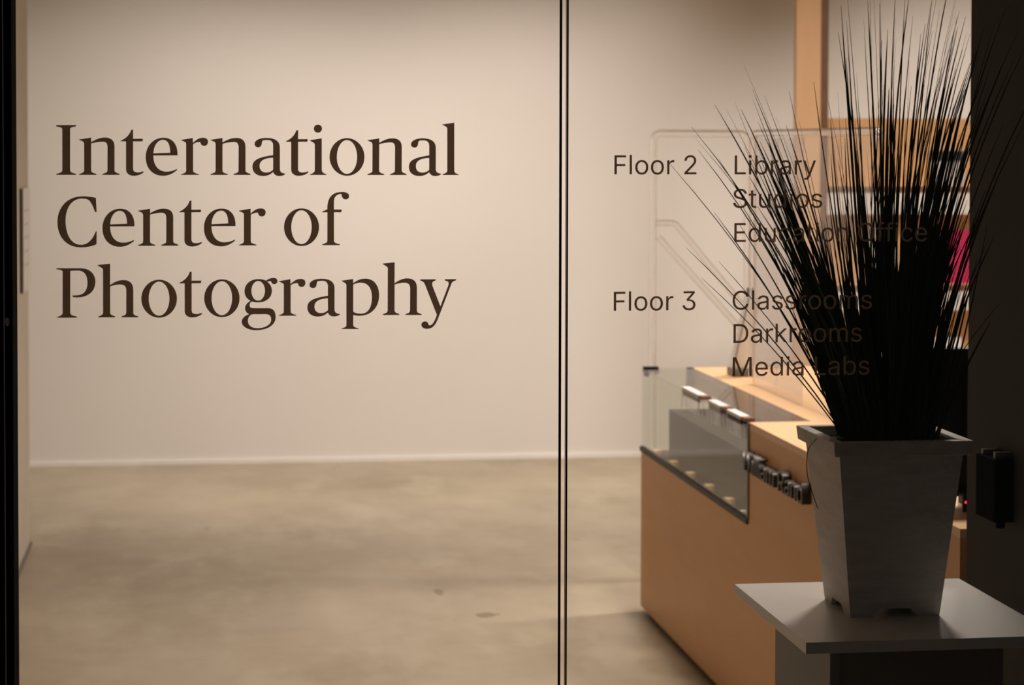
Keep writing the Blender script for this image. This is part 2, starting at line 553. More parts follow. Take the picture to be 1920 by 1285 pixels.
SANS = {
    '2': [453, ['M 64 0 L 64 47 L 234 229 C 254 249 270 267 282 282 C 295 298 304 313 311 327 C 317 341 320 356 320 371 C 320 390 316 405 308 419 C 299 432 288 442 273 449 C 259 456 242 460 224 460 C 204 460 187 456 172 447 C 158 439 147 428 139 413 C 131 399 127 382 127 362 L 66 362 C 66 392 72 419 86 442 C 100 465 119 483 143 496 C 167 509 194 516 225 516 C 255 516 282 509 306 497 C 329 484 348 467 361 445 C 374 424 381 399 381 372 C 381 354 378 335 371 318 C 364 300 353 280 336 259 C 319 237 296 211 267 180 L 153 60 L 153 57 L 389 57 L 389 0']],
    '3': [453, ['M 218 -7 C 187 -7 158 -1 133 10 C 107 21 86 37 70 57 C 54 78 46 103 44 132 L 109 132 C 111 114 117 99 126 87 C 136 75 149 65 165 59 C 181 53 199 50 219 50 C 239 50 258 53 275 61 C 292 68 305 79 315 93 C 324 107 329 124 329 145 C 329 163 325 181 316 196 C 307 212 293 224 275 234 C 256 243 231 248 201 248 L 157 248 L 157 299 L 288 448 L 288 452 L 70 452 L 70 509 L 372 509 L 372 461 L 211 278 L 211 289 C 249 293 281 288 308 276 C 335 263 356 246 371 222 C 386 199 393 173 393 145 C 393 115 385 89 370 66 C 355 43 335 25 309 12 C 282 0 252 -7 218 -7']],
    'C': [510, ['M 267 -7 C 223 -7 184 4 150 25 C 116 46 89 76 70 115 C 50 154 40 201 40 254 C 40 308 50 354 70 393 C 89 432 116 462 150 484 C 184 505 223 516 267 516 C 293 516 317 512 340 504 C 363 497 384 486 402 471 C 420 457 436 439 448 418 C 460 398 468 374 473 348 L 408 348 C 404 366 398 381 389 395 C 381 408 370 419 357 428 C 345 438 331 444 315 449 C 300 454 284 456 267 456 C 236 456 208 448 184 432 C 159 417 139 394 125 364 C 111 334 103 297 103 254 C 103 211 111 175 125 145 C 140 115 159 92 184 76 C 209 61 236 53 267 53 C 284 53 300 55 315 60 C 331 65 345 71 357 81 C 370 90 381 101 389 114 C 398 128 404 143 408 160 L 473 160 C 469 135 460 111 448 91 C 436 70 421 52 402 38 C 384 23 363 12 341 5 C 318 -3 293 -7 267 -7']],
    'D': [502, ['M 60 0 L 60 509 L 225 509 C 275 509 317 499 353 478 C 388 458 415 429 433 391 C 452 353 462 308 462 255 C 462 202 452 157 433 119 C 414 81 387 51 351 31 C 314 10 271 0 219 0', 'M 125 57 L 215 57 C 256 57 291 65 318 81 C 345 97 366 119 379 149 C 392 179 399 214 399 255 C 399 296 392 331 379 361 C 366 390 346 412 320 428 C 293 444 260 452 221 452 L 125 452']],
    'E': [419, ['M 60 0 L 60 509 L 372 509 L 372 452 L 125 452 L 125 286 L 355 286 L 355 229 L 125 229 L 125 57 L 375 57 L 375 0']],
    'F': [410, ['M 60 0 L 60 509 L 369 509 L 369 452 L 125 452 L 125 278 L 346 278 L 346 221 L 125 221 L 125 0']],
    'L': [393, ['M 60 0 L 60 509 L 125 509 L 125 57 L 361 57 L 361 0']],
    'M': [628, ['M 60 0 L 60 509 L 152 509 L 277 187 L 287 159 L 299 123 L 311 84 L 322 49 L 307 49 L 318 83 L 330 121 L 342 158 L 352 187 L 476 509 L 568 509 L 568 0 L 504 0 L 504 291 L 504 327 L 505 369 L 506 413 L 507 457 L 513 457 L 498 409 L 482 363 L 467 322 L 456 291 L 342 0 L 286 0 L 170 291 L 159 321 L 145 361 L 129 408 L 112 457 L 119 457 L 120 416 L 121 372 L 122 328 L 122 291 L 122 0']],
    'O': [533, ['M 267 -7 C 223 -7 184 4 150 25 C 116 46 90 76 70 115 C 50 154 40 201 40 254 C 40 308 50 354 70 393 C 90 432 116 462 150 484 C 184 505 223 516 267 516 C 311 516 350 505 384 484 C 418 462 444 432 464 393 C 483 354 493 308 493 254 C 493 201 483 154 464 115 C 444 76 418 46 384 25 C 350 4 311 -7 267 -7', 'M 267 53 C 297 53 325 61 349 76 C 374 91 394 114 408 144 C 423 174 430 211 430 254 C 430 298 423 335 408 365 C 394 395 374 417 349 433 C 325 448 297 456 267 456 C 236 456 209 448 184 433 C 159 417 140 394 125 364 C 111 334 103 297 103 254 C 103 211 111 174 125 144 C 140 114 159 92 184 76 C 209 61 236 53 267 53']],
    'R': [449, ['M 60 0 L 60 509 L 236 509 C 275 509 307 502 333 489 C 359 475 378 457 390 433 C 403 410 409 382 409 352 C 409 321 403 295 390 271 C 378 248 359 230 333 217 C 325 213 318 210 313 208 L 428 0 L 353 0 L 247 198 L 125 198 L 125 0', 'M 125 255 L 234 255 C 260 255 281 259 298 267 C 314 275 326 286 334 300 C 341 315 345 332 345 352 C 345 372 341 390 334 405 C 326 420 314 431 298 440 C 281 448 259 452 233 452 L 125 452']],
    'S': [447, ['M 224 -9 C 187 -9 155 -3 128 9 C 100 21 79 38 64 60 C 49 82 40 107 38 137 L 104 137 C 106 117 112 101 123 88 C 134 75 149 65 166 59 C 184 52 203 49 224 49 C 247 49 268 53 286 60 C 304 68 319 78 329 92 C 340 105 346 121 346 139 C 346 155 341 169 332 179 C 323 189 311 198 296 205 C 281 211 264 217 245 222 L 184 239 C 142 251 109 268 86 289 C 63 311 52 339 52 372 C 52 401 60 426 75 448 C 90 469 111 486 138 498 C 164 510 194 516 227 516 C 261 516 290 510 316 498 C 342 486 362 469 377 449 C 392 428 400 404 401 378 L 337 378 C 335 403 323 423 302 437 C 281 451 256 459 225 459 C 203 459 184 455 167 448 C 151 441 138 431 129 418 C 120 406 115 391 115 376 C 115 358 120 344 131 334 C 142 323 154 314 169 308 C 184 302 199 297 212 293 L 264 279 C 279 275 295 270 312 264 C 328 257 344 248 359 238 C 373 227 385 214 395 198 C 404 181 408 162 408 139 C 408 111 401 86 386 64 C 372 41 351 24 323 11 C 296 -2 263 -9 224 -9']],
    'W': [686, ['M 155 0 L 16 509 L 82 509 L 163 196 L 175 145 L 187 94 L 197 40 L 189 40 L 200 94 L 211 145 L 224 196 L 306 509 L 380 509 L 462 196 L 474 145 L 486 94 L 497 40 L 488 40 L 499 94 L 510 145 L 523 196 L 603 509 L 670 509 L 530 0 L 455 0 L 368 323 C 362 344 357 367 351 391 C 346 416 341 444 336 475 L 350 475 L 335 395 C 330 371 324 347 318 323 L 230 0']],
    'a': [389, ['M 160 -9 C 136 -9 114 -4 94 5 C 75 14 59 27 48 45 C 36 62 30 83 30 108 C 30 130 35 147 43 161 C 52 175 63 185 78 193 C 92 201 108 207 125 211 C 143 215 160 218 178 220 L 234 227 C 248 228 258 231 265 235 C 272 239 276 245 276 255 L 276 257 C 276 272 273 286 267 297 C 261 308 252 316 240 322 C 228 328 213 331 196 331 C 178 331 162 328 149 322 C 136 317 126 309 118 301 C 110 292 104 283 100 274 L 41 291 C 50 314 62 332 79 346 C 95 360 113 369 133 375 C 153 381 173 384 194 384 C 208 384 223 383 239 379 C 255 376 271 370 286 360 C 301 351 313 338 322 320 C 332 303 337 280 337 251 L 337 0 L 277 0 L 277 52 L 272 52 C 268 43 261 34 252 25 C 243 15 230 7 215 1 C 200 -5 182 -9 160 -9', 'M 170 45 C 193 45 212 50 228 59 C 243 68 255 79 263 93 C 271 107 276 122 276 138 L 276 190 C 273 187 268 184 259 182 L 231 176 L 200 171 L 175 168 C 161 166 147 163 134 159 C 121 154 111 148 103 139 C 96 131 92 119 92 105 C 92 92 95 81 102 72 C 109 63 118 57 130 52 C 142 48 155 45 170 45']],
    'b': [424, ['M 229 -8 C 206 -8 187 -4 172 4 C 158 12 146 21 138 31 C 129 42 123 51 118 59 L 112 59 L 112 0 L 53 0 L 53 509 L 114 509 L 114 319 L 118 319 C 123 327 129 336 137 346 C 145 356 157 365 171 373 C 186 381 205 384 229 384 C 261 384 289 376 313 361 C 337 345 356 322 370 293 C 383 263 390 229 390 189 C 390 149 383 114 370 84 C 356 55 337 32 313 16 C 289 0 261 -8 229 -8', 'M 220 47 C 244 47 263 53 279 66 C 295 78 308 95 316 117 C 324 138 328 162 328 189 C 328 216 324 240 316 261 C 308 282 296 299 280 311 C 264 324 244 330 220 330 C 197 330 177 324 161 312 C 145 300 133 284 125 263 C 117 242 113 217 113 189 C 113 161 117 136 125 115 C 133 94 146 77 162 65 C 178 53 197 47 220 47']],
    'c': [396, ['M 207 -8 C 173 -8 143 0 117 16 C 91 33 71 56 56 85 C 41 114 34 149 34 187 C 34 227 41 262 56 291 C 71 321 91 343 117 360 C 143 376 173 384 207 384 C 226 384 243 382 260 377 C 276 372 292 365 305 356 C 319 347 330 335 340 322 C 350 309 357 294 362 277 L 303 262 C 300 272 296 281 290 289 C 285 297 278 305 270 311 C 262 317 253 322 242 325 C 232 328 220 330 207 330 C 182 330 161 323 145 310 C 129 297 116 280 108 258 C 100 237 96 213 96 187 C 96 162 100 139 108 117 C 116 96 129 79 145 66 C 161 53 182 46 207 46 C 220 46 232 48 243 52 C 253 55 263 60 271 66 C 279 72 286 80 292 89 C 297 97 301 107 304 117 L 363 102 C 358 85 351 70 341 56 C 332 43 320 31 306 21 C 293 12 277 4 261 -1 C 244 -6 226 -8 207 -8']],
    'd': [424, ['M 195 -8 C 164 -8 136 0 111 16 C 87 32 68 55 55 84 C 41 114 34 149 34 189 C 34 229 41 263 55 293 C 69 322 88 345 112 361 C 136 376 164 384 196 384 C 219 384 238 381 253 373 C 268 365 279 356 287 346 C 296 336 302 327 306 319 L 311 319 L 311 509 L 372 509 L 372 0 L 313 0 L 313 59 L 307 59 C 302 51 295 42 287 31 C 278 21 267 12 252 4 C 238 -4 219 -8 195 -8', 'M 205 47 C 227 47 247 53 263 65 C 279 77 291 94 299 115 C 308 136 312 161 312 189 C 312 217 308 242 300 263 C 292 284 279 300 263 312 C 247 324 228 330 205 330 C 181 330 161 324 145 311 C 129 299 116 282 108 261 C 100 240 96 216 96 189 C 96 162 100 138 109 117 C 117 95 129 78 145 66 C 161 53 181 47 205 47']],
    'e': [404, ['M 212 -8 C 175 -8 143 0 117 16 C 90 33 70 56 56 85 C 41 114 34 148 34 187 C 34 226 41 260 55 290 C 69 319 89 343 115 359 C 141 376 171 384 205 384 C 226 384 246 381 266 374 C 285 367 303 356 319 341 C 335 326 348 306 357 282 C 366 258 371 228 371 194 L 371 169 L 97 169 C 97 145 101 126 110 106 C 120 87 134 72 151 61 C 168 51 189 46 212 46 C 228 46 241 48 254 53 C 266 57 277 64 285 73 C 294 82 301 93 306 105 L 365 91 C 359 71 349 54 335 39 C 321 24 303 13 283 4 C 262 -4 238 -8 212 -8', 'M 96 221 L 310 221 C 309 240 306 252 298 269 C 290 288 278 303 263 314 C 247 325 228 330 205 330 C 182 330 163 325 146 313 C 130 302 118 288 109 270 C 102 255 97 238 96 221']],
    'f': [254, ['M 81 0 L 81 327 L 6 327 L 6 379 L 81 379 L 81 432 C 81 453 86 471 96 486 C 106 500 119 511 135 519 C 152 526 169 530 187 530 C 201 530 213 529 222 527 C 232 525 238 523 243 521 L 227 468 L 215 472 C 210 473 203 474 195 474 C 176 474 163 469 154 460 C 146 451 142 437 142 419 L 142 379 L 228 379 L 228 327 L 142 327 L 142 0']],
    'i': [167, ['M 53 0 L 53 379 L 114 379 L 114 0', 'M 84 443 C 72 443 62 447 54 455 C 45 462 41 472 41 483 C 41 494 45 504 54 512 C 62 520 72 524 84 524 C 95 524 106 520 114 512 C 122 504 126 494 126 483 C 126 472 122 462 114 455 C 106 447 95 443 84 443']],
    'k': [381, ['M 53 0 L 53 509 L 114 509 L 114 205 L 284 379 L 360 379 L 195 211 L 372 0 L 294 0 L 153 172 L 114 133 L 114 0']],
    'l': [167, ['M 53 0 L 53 520 L 114 520 L 114 0']],
    'm': [610, ['M 53 0 L 53 379 L 112 379 L 112 295 L 108 295 C 113 316 121 332 132 346 C 144 359 157 369 172 376 C 187 383 203 386 219 386 C 247 386 270 378 287 361 C 305 344 316 322 321 295 L 312 295 C 317 313 325 329 337 343 C 349 357 364 367 381 375 C 398 382 416 386 437 386 C 459 386 479 381 497 372 C 515 362 530 348 541 328 C 551 309 557 285 557 255 L 557 0 L 496 0 L 496 254 C 496 281 488 301 473 313 C 457 325 439 330 419 330 C 402 330 387 327 374 320 C 362 313 352 303 345 290 C 339 278 335 263 335 247 L 335 0 L 274 0 L 274 260 C 274 281 267 298 253 311 C 239 324 221 330 199 330 C 185 330 171 327 158 320 C 144 313 134 303 126 289 C 118 276 114 258 114 238 L 114 0']],
    'n': [410, ['M 114 227 L 114 0 L 53 0 L 53 379 L 112 379 L 112 287 L 102 287 C 114 322 131 347 152 362 C 174 377 199 384 227 384 C 253 384 276 379 295 369 C 314 358 330 342 341 321 C 352 299 357 273 357 240 L 357 0 L 296 0 L 296 235 C 296 265 288 288 273 304 C 258 321 237 329 210 329 C 192 329 175 325 161 317 C 146 309 135 298 126 283 C 118 267 114 249 114 227']],
    'o': [415, ['M 207 -8 C 173 -8 143 0 117 16 C 91 33 71 56 56 85 C 41 114 34 149 34 187 C 34 227 41 262 56 291 C 71 321 91 343 117 360 C 143 376 173 384 207 384 C 242 384 273 376 299 360 C 325 343 345 321 359 291 C 374 262 381 227 381 187 C 381 149 374 114 359 85 C 345 56 325 33 299 16 C 273 0 242 -8 207 -8', 'M 207 46 C 233 46 254 53 270 66 C 287 79 299 96 307 117 C 315 139 319 162 319 187 C 319 213 315 236 307 258 C 299 280 287 297 270 310 C 254 323 233 330 207 330 C 182 330 161 323 145 310 C 129 297 116 280 108 258 C 100 237 96 213 96 187 C 96 162 100 139 108 117 C 116 96 129 79 145 66 C 161 53 182 46 207 46']],
    'r': [259, ['M 53 0 L 53 379 L 112 379 L 112 321 L 115 321 C 122 340 135 355 152 367 C 170 379 190 385 213 385 L 229 384 L 243 384 L 243 322 L 230 324 L 207 326 C 189 326 173 322 159 315 C 145 307 134 297 126 284 C 118 270 114 255 114 237 L 114 0']],
    's': [365, ['M 182 -8 C 156 -8 133 -4 112 3 C 92 11 75 23 62 38 C 49 53 40 72 36 94 L 94 107 C 99 86 109 70 124 60 C 139 50 158 45 181 45 C 208 45 229 51 244 62 C 260 74 268 87 268 103 C 268 116 263 127 254 136 C 245 144 231 151 212 155 L 149 170 C 115 178 89 191 72 208 C 55 225 47 247 47 274 C 47 296 53 315 65 332 C 77 348 94 361 115 370 C 136 380 160 384 187 384 C 213 384 235 380 254 372 C 272 365 287 353 299 339 C 310 325 319 309 324 290 L 268 277 C 263 292 255 304 243 316 C 230 327 212 333 187 333 C 165 333 146 327 131 317 C 116 306 109 293 109 277 C 109 263 114 252 124 243 C 134 235 150 228 172 223 L 229 209 C 264 201 290 188 306 171 C 323 154 331 133 331 107 C 331 84 325 64 312 47 C 300 30 282 16 260 6 C 237 -3 211 -8 182 -8']],
    't': [227, ['M 65 471 L 126 471 L 126 379 L 204 379 L 204 327 L 126 327 L 126 98 C 126 81 129 69 136 61 C 143 54 154 50 170 50 L 185 51 L 202 54 L 213 2 C 207 0 200 -2 192 -3 L 168 -4 C 136 -4 110 4 92 21 C 74 38 65 62 65 93 L 65 327 L 6 327 L 6 379 L 65 379']],
    'u': [410, ['M 182 -5 C 157 -5 134 0 115 11 C 95 21 80 37 69 59 C 58 80 53 107 53 139 L 53 379 L 114 379 L 114 144 C 114 114 121 91 137 75 C 152 58 173 50 200 50 C 218 50 235 54 249 62 C 264 70 275 81 283 97 C 292 112 296 131 296 153 L 296 379 L 357 379 L 357 0 L 298 0 L 298 92 L 307 92 C 295 57 279 32 257 17 C 235 2 211 -5 182 -5']],
    'y': [389, ['M 47 -139 L 61 -86 L 71 -87 C 83 -90 94 -91 104 -89 C 114 -87 122 -82 130 -74 C 138 -66 145 -53 151 -36 L 163 -1 L 17 379 L 84 379 L 165 155 C 174 132 181 109 187 87 L 206 21 L 184 21 L 202 87 C 209 110 216 132 224 155 L 305 379 L 371 379 L 204 -58 C 196 -78 187 -94 177 -107 C 166 -120 153 -129 139 -136 C 125 -142 109 -145 91 -145 C 81 -145 72 -144 65 -143 C 57 -142 51 -140 47 -139']],
    ' ': [188, []]}


def outline_mesh(paths, unit, ext):
    """fill a glyph outline (M/L/C commands, in units) as a thin slab in the XY plane"""
    cu = bpy.data.curves.new('g', 'CURVE')
    cu.dimensions = '2D'
    cu.fill_mode = 'BOTH'
    cu.extrude = ext
    for path in paths:
        tok = path.split()
        pts = []
        i = 0
        while i < len(tok):
            c = tok[i]
            n = 3 if c == 'C' else 1
            q = [(int(tok[i + 1 + 2 * k]) * unit, int(tok[i + 2 + 2 * k]) * unit) for k in range(n)]
            i += 1 + 2 * n
            if c == 'C':
                p0 = pts[-1]
                m = 10 if unit < 5e-4 else 5
                for s in range(1, m + 1):
                    u = s / m
                    pts.append(tuple(p0[j] * (1 - u) ** 3 + 3 * q[0][j] * u * (1 - u) ** 2 + 3 * q[1][j] * u * u * (1 - u) + q[2][j] * u ** 3 for j in (0, 1)))
            else:
                pts.append(q[0])
        if math.dist(pts[0], pts[-1]) < 1e-5:
            pts.pop()
        sp = cu.splines.new('POLY')
        sp.points.add(len(pts) - 1)
        for p, (x, y) in zip(sp.points, pts):
            p.co = (x, y, 0, 1)
        sp.use_cyclic_u = True
    return curve_mesh(cu)


def text_letters(txt, width, cap, ext, place, mat, parent):
    """every letter its own mesh; 'place' maps text plane coordinates to the world"""
    parts = []
    pen = 0.0
    for ch in txt:
        adv, paths = SANS[ch]
        if paths:
            g = outline_mesh(paths, .001, ext)
            g.transform(Matrix.Translation((pen, 0, 0)))
            parts.append(g)
        pen += adv * .001
    xs = [v.co.x for g in parts for v in g.vertices]
    lo, hi = min(xs), max(xs)
    for g in parts:
        g.transform(Matrix.Diagonal((width / (hi - lo), cap / .509, 1, 1)) @ Matrix.Translation((-lo, 0, 0)))
        g.transform(place)
        link('letter', g, mat, parent)


# raised dark letters on the front of the counter
place = Matrix(((0, 0, -1, XF - .0125), (-1, 0, 0, 6.425), (0, 1, 0, .753), (0, 0, 0, 1)))
text_letters('William Rand', 0.665, 0.055, 0.0125, place, M_signmetal, ct)

# ---------------------------------------------------------------- things in and on the counter
tag(box('display_plinth', 1.642, 2.26, 6.47, 7.765, ZCASE - .002, .770, M_darkgrey, None, .002), 'dark grey display block lying inside the glass case', 'plinth')
ordn = ['farthest of five along the rail', 'second of five from the far end', 'middle one of five along the rail',
        'second of five from the near end', 'nearest of five along the rail']
for k, y in enumerate((7.88, 7.60, 7.33, 7.056, 6.779)):
    o = box('wooden_block', 1.608, 1.637, y - .03, y + .012, ZCASE - .002, .612, M_maple_top, None, .001)
    tag(o, 'small maple block in the glass case, ' + ordn[k], 'block', 'maple blocks in the glass case')
tag(box('white_block', 1.614, 1.636, 6.585, 6.605, ZCASE - .002, .602, M_paper, None, .001), 'tiny white block in the near bottom corner of the glass case', 'block')

for k, (y0, y1, col) in enumerate(((7.065, 7.320, M_greycover), (6.765, 6.930, M_greycover), (6.500, 6.680, M_blackprint))):
    e = empty('label_holder', (1.60, (y0 + y1) / 2, ZT), 'clear holder with a white label hooked over the case glass edge, ' +
              ['longest, nearest the clamp', 'the middle one', 'nearest the wooden corner'][k], 'label holder', 'label holders on the glass case')
    box('label', 1.590, 1.618, y0, y1, ZT + .0006, ZT + .011, M_paper, e, .001)
    box('printed_band', 1.590, 1.596, y0, y1 - .01, ZT - .014, ZT + .0006, col, e)
    box('end_tab', 1.590, 1.622, y0 - .045, y0, ZT + .0006, ZT + .010, M_brownprint, e)
    for yy in (y0 + .004, y1 - .012):
        prism('clip_leg', [(1.587, ZT - .058), (1.590, ZT - .058), (1.596, ZT), (1.592, ZT)], 'Y', yy, yy + .008, M_haze, e)
    box('back_sheet', 1.5965, 1.5985, y0 + .012, y1 - .012, ZT - .058, ZT + .0006, M_acrylic, e)

ts = empty('tablet_stand', (1.892, 7.75, ZT), 'white leaning tablet stand with a grey foot on the far end of the counter', 'stand')
box('foot', 1.856, 1.932, 7.70, 7.80, ZT, .915, M_greyplastic, ts, .006)
prism('body', [(1.861, .915), (1.926, .915), (1.944, 1.165), (1.916, 1.165)], 'Y', 7.715, 7.785, M_offwhite, ts)
prism('side_edge', [(1.858, .915), (1.861, .915), (1.916, 1.165), (1.913, 1.165)], 'Y', 7.711, 7.719, M_greyplastic, ts)
prism('side_edge', [(1.926, .915), (1.930, .915), (1.948, 1.165), (1.944, 1.165)], 'Y', 7.711, 7.719, M_greyplastic, ts)
box('head', 1.917, 1.942, 7.735, 7.765, 1.165, 1.197, M_greyplastic, ts, .003)

# acrylic guard running along the counter
sg = empty('acrylic_guard', (1.863, 6.87, ZT), 'clear acrylic guard of frosted sheets in a tube frame on the counter', 'screen')
tube('frame_tube', round_path([(1.863, 7.452, ZT), (1.863, 7.452, 1.737), (1.863, 6.035, 1.737), (1.863, 6.035, ZT)], .03), .0115, M_rod, sg, hollow=.0088)
for y0, y1, mm in ((7.131, 7.438, M_haze), (6.82, 7.129, M_haze), (6.432, 6.818, M_acrylic), (6.05, 6.43, M_acrylic)):
    box('sheet', 1.860, 1.866, y0, y1, ZT, 1.722, mm, sg)

# free-standing clear tube frame behind the counter
cf = empty('tube_rack', (1.94, 8.60, 0.0), 'tall clear tube frame with diagonal braces standing behind the glass case', 'rack')
tube('frame_tube', round_path([(1.752, 8.6, 0), (1.752, 8.6, 1.742), (2.125, 8.6, 1.742), (2.125, 8.6, 0)], .035), .0135, M_rod, cf, hollow=.0105)
tube('brace_tube', round_path([(1.766, 8.6, 1.395), (1.838, 8.6, 1.395), (2.112, 8.6, 1.068)], .02), .0115, M_rod, cf, hollow=.0088)
tube('brace_tube', [(1.766, 8.57, 1.342), (2.112, 8.57, .962)], .0115, M_rod, cf, hollow=.0088)

# staff monitor and small terminal near the dark pier
mo = empty('monitor', (1.86, 4.90, ZT), 'black computer monitor on the near end of the counter behind the grass', 'monitor')
box('screen', 1.625, 2.10, 4.86, 4.895, .912, 1.245, M_blackplastic, mo, .004)
box('rear_housing', 1.70, 2.02, 4.84, 4.86, 1.00, 1.20, M_blackplastic, mo, .006)
box('neck', 1.83, 1.89, 4.895, 4.915, .90, 1.10, M_blackplastic, mo)
box('base', 1.74, 1.98, 4.86, 5.00, ZT, .899, M_blackplastic, mo, .003)
te = empty('card_terminal', (1.74, 4.82, ZT), 'small black card terminal with a red light on the counter end', 'terminal')
box('body', 1.679, 1.79, 4.800, 4.835, ZT, .930, M_blackplastic, te, .004)
box('clip', 1.676, 1.679, 4.800, 4.825, ZT, .906, M_steel, te)
bm = bmesh.new()
bmesh.ops.create_uvsphere(bm, u_segments=10, v_segments=6, radius=.0030, matrix=Matrix.Translation((1.6855, 4.7990, .909)))
bm_obj('indicator_light', bm, M_led, te, smooth=True)

# ---------------------------------------------------------------- shelving by the back wall
sh = empty('wall_shelving', (3.8, 10.3, 0.0), 'tall maple shelving with open rows behind the grass plant', 'shelves')
box('post', 2.748, 2.866, 10.20, 10.24, 0.0, ZC, M_postwood, sh, .002)
box('stile', 2.866, 2.903, 10.204, 10.36, 0.0, ZC, M_edgewood, sh)
for z0, z1 in ((1.475, 1.824), (1.014, 1.369), (.60, .910)):
    box('back_board', 2.898, 4.90, 10.38, 10.40, z0, z1, M_shelfwood, sh)
    sb = box('shelf_board', 2.898, 4.90, 10.20, 10.38, z0, z0 + .030, M_shelfwood, sh)
    box('front_lip', 2.898, 4.90, 10.19, 10.20, z0, z0 + .030, M_edgewood, sb)  # shade on the board's front edge, put into the lip's dark colour
box('post', 4.90, 5.00, 10.20, 10.40, 0.0, ZC, M_postwood, sh, .002)


def book(x, w, z, h, cover, lab, tilt=0.0):
    e = empty('book', (x + w / 2, 10.30, z), lab, 'book', 'books shown on the shelving')
    prism('cover', [(10.30, z), (10.315, z), (10.355 + tilt, z + h), (10.340 + tilt, z + h)], 'X', x, x + w, cover, e)
    prism('page_block', [(10.315, z + .002), (10.325, z + .002), (10.364 + tilt, z + h - .003), (10.355 + tilt, z + h - .003)], 'X', x + .002, x + w - .003, M_paper, e)
    return e


b1 = book(3.435, .17, 1.505, .170, M_greycover, 'book with a black and grey cover on the top shelf beside the dark pier')
prism('title_band', [(10.325, 1.60), (10.333, 1.60), (10.341, 1.672), (10.333, 1.672)], 'X', 3.440, 3.60, M_blackprint, b1)
book(3.50, .155, 1.044, .250, M_magenta, 'magenta book on the middle shelf beside the dark pier')
book(3.33, .135, 1.044, .215, M_redbrown, 'rust red book on the middle shelf behind the grass')
book(3.13, .15, 1.044, .20, M_greycover, 'grey book on the middle shelf behind the thick of the grass')
book(3.44, .16, .63, .155, M_paper, 'white book on the lowest visible shelf above the monitor')

# ---------------------------------------------------------------- black box on the pier
wb = empty('wall_box', (1.575, 4.42, .945), 'black box mounted on the dark pier beside the planter', 'wall box')
box('housing', 1.560, 1.600, 4.275, 4.385, .953, 1.078, M_matblack, wb, .003)
box('bracket', 1.566, 1.600, 4.29, 4.30, 1.078, 1.091, M_greyplastic, wb)
box('bracket', 1.566, 1.600, 4.36, 4.37, 1.078, 1.088, M_greyplastic, wb)
disc('knob', (1.582, 4.30, .953), (0, 0, -1), .009, .014, M_matblack, wb)

# ---------------------------------------------------------------- pedestal
pd = empty('pedestal', (1.255, 3.99, 0.0), 'pedestal with a white overhanging top under the planter', 'pedestal')
box('top', 1.029, 1.480, 3.730, 4.250, .830, .850, M_laminate, pd, .0012)
box('side_panel', 1.098, 1.116, 3.822, 4.200, 0.0, .830, M_lampanel, pd)
box('side_panel', 1.396, 1.414, 3.822, 4.200, 0.0, .830, M_lampanel, pd)
box('front_panel', 1.116, 1.396, 3.830, 3.848, 0.0, .830, M_lampanel, pd)
box('back_panel', 1.116, 1.396, 4.182, 4.200, 0.0, .830, M_lampanel, pd)

# ---------------------------------------------------------------- planter with grass
PX, PY, PZ = 1.245, 4.000, 0.850
PT = 1.172
pg = empty('potted_grass', (PX, PY, PZ), 'tall dark grass plant in a tapered whitewashed square pot', 'plant')
WB, WT = 0.083, 0.116       # half widths at the foot and under the rim


def pot_side(k):
    """one tapered side with feet cut into its lower edge"""
    bm = bmesh.new()
    H = PT - PZ - .004

    def hw(z):
        return WB + (WT - WB) * z / H
    prof = [(-1, 0), (-.52, 0), (-.46, .004), (-.40, .011), (-.33, .015), (.33, .015), (.40, .011), (.46, .004), (.52, 0), (1, 0)]
    rows = []
    for th in (0.0, .009):
        pts = [(u * (hw(z) - th * 1.0), -(hw(z) - th), z) for u, z in prof]
        pts += [((hw(H) - th), -(hw(H) - th), H), (-(hw(H) - th), -(hw(H) - th), H)]
        rows.append([bm.verts.new(p) for p in pts])
    bm.faces.new(rows[0])
    bm.faces.new(rows[1][::-1])
    n = len(rows[0])
    for i in range(n):
        j = (i + 1) % n
        bm.faces.new((rows[0][j], rows[0][i], rows[1][i], rows[1][j]))
    bmesh.ops.transform(bm, matrix=Matrix.Translation((PX, PY, PZ)) @ Matrix.Rotation(k * math.pi / 2, 4, 'Z'), verts=bm.verts[:])
    return bm


for k in range(4):
    bm_obj('side_board', pot_side(k), M_pot, pg)
for k in range(4):
    bm = bmesh.new()
    o, i = .1285, .108
    vs = []
    for z in (PT - PZ - .026, PT - PZ):
        tz = 0.0 if z > .3 else -.003
        vs.append([bm.verts.new(p) for p in ((-o - tz, -o - tz, z), (o + tz, -o - tz, z), (i, -i, z), (-i, -i, z))])
    a, b = vs
    bm.faces.new(a[::-1])
    bm.faces.new(b)
    for q in range(4):
        bm.faces.new((a[q], a[(q + 1) % 4], b[(q + 1) % 4], b[q]))
    bmesh.ops.transform(bm, matrix=Matrix.Translation((PX, PY, PZ)) @ Matrix.Rotation(k * math.pi / 2, 4, 'Z'), verts=bm.verts[:])
    bmesh.ops.bevel(bm, geom=bm.edges[:], offset=.0012, segments=1, affect='EDGES')
    bm_obj('rim_board', bm, M_rim, pg)

rnd = random.Random(7)
bm = bmesh.new()
bmesh.ops.create_grid(bm, x_segments=44, y_segments=44, size=.1085)
for v in bm.verts:
    r = math.hypot(v.co.x, v.co.y)
    v.co.z = rnd.uniform(0, .007) + .014 * max(0, 1 - r / .09)
bmesh.ops.transform(bm, matrix=Matrix.Translation((PX, PY, PT - .022)), verts=bm.verts[:])
bm_obj('moss', bm, M_moss, pg)


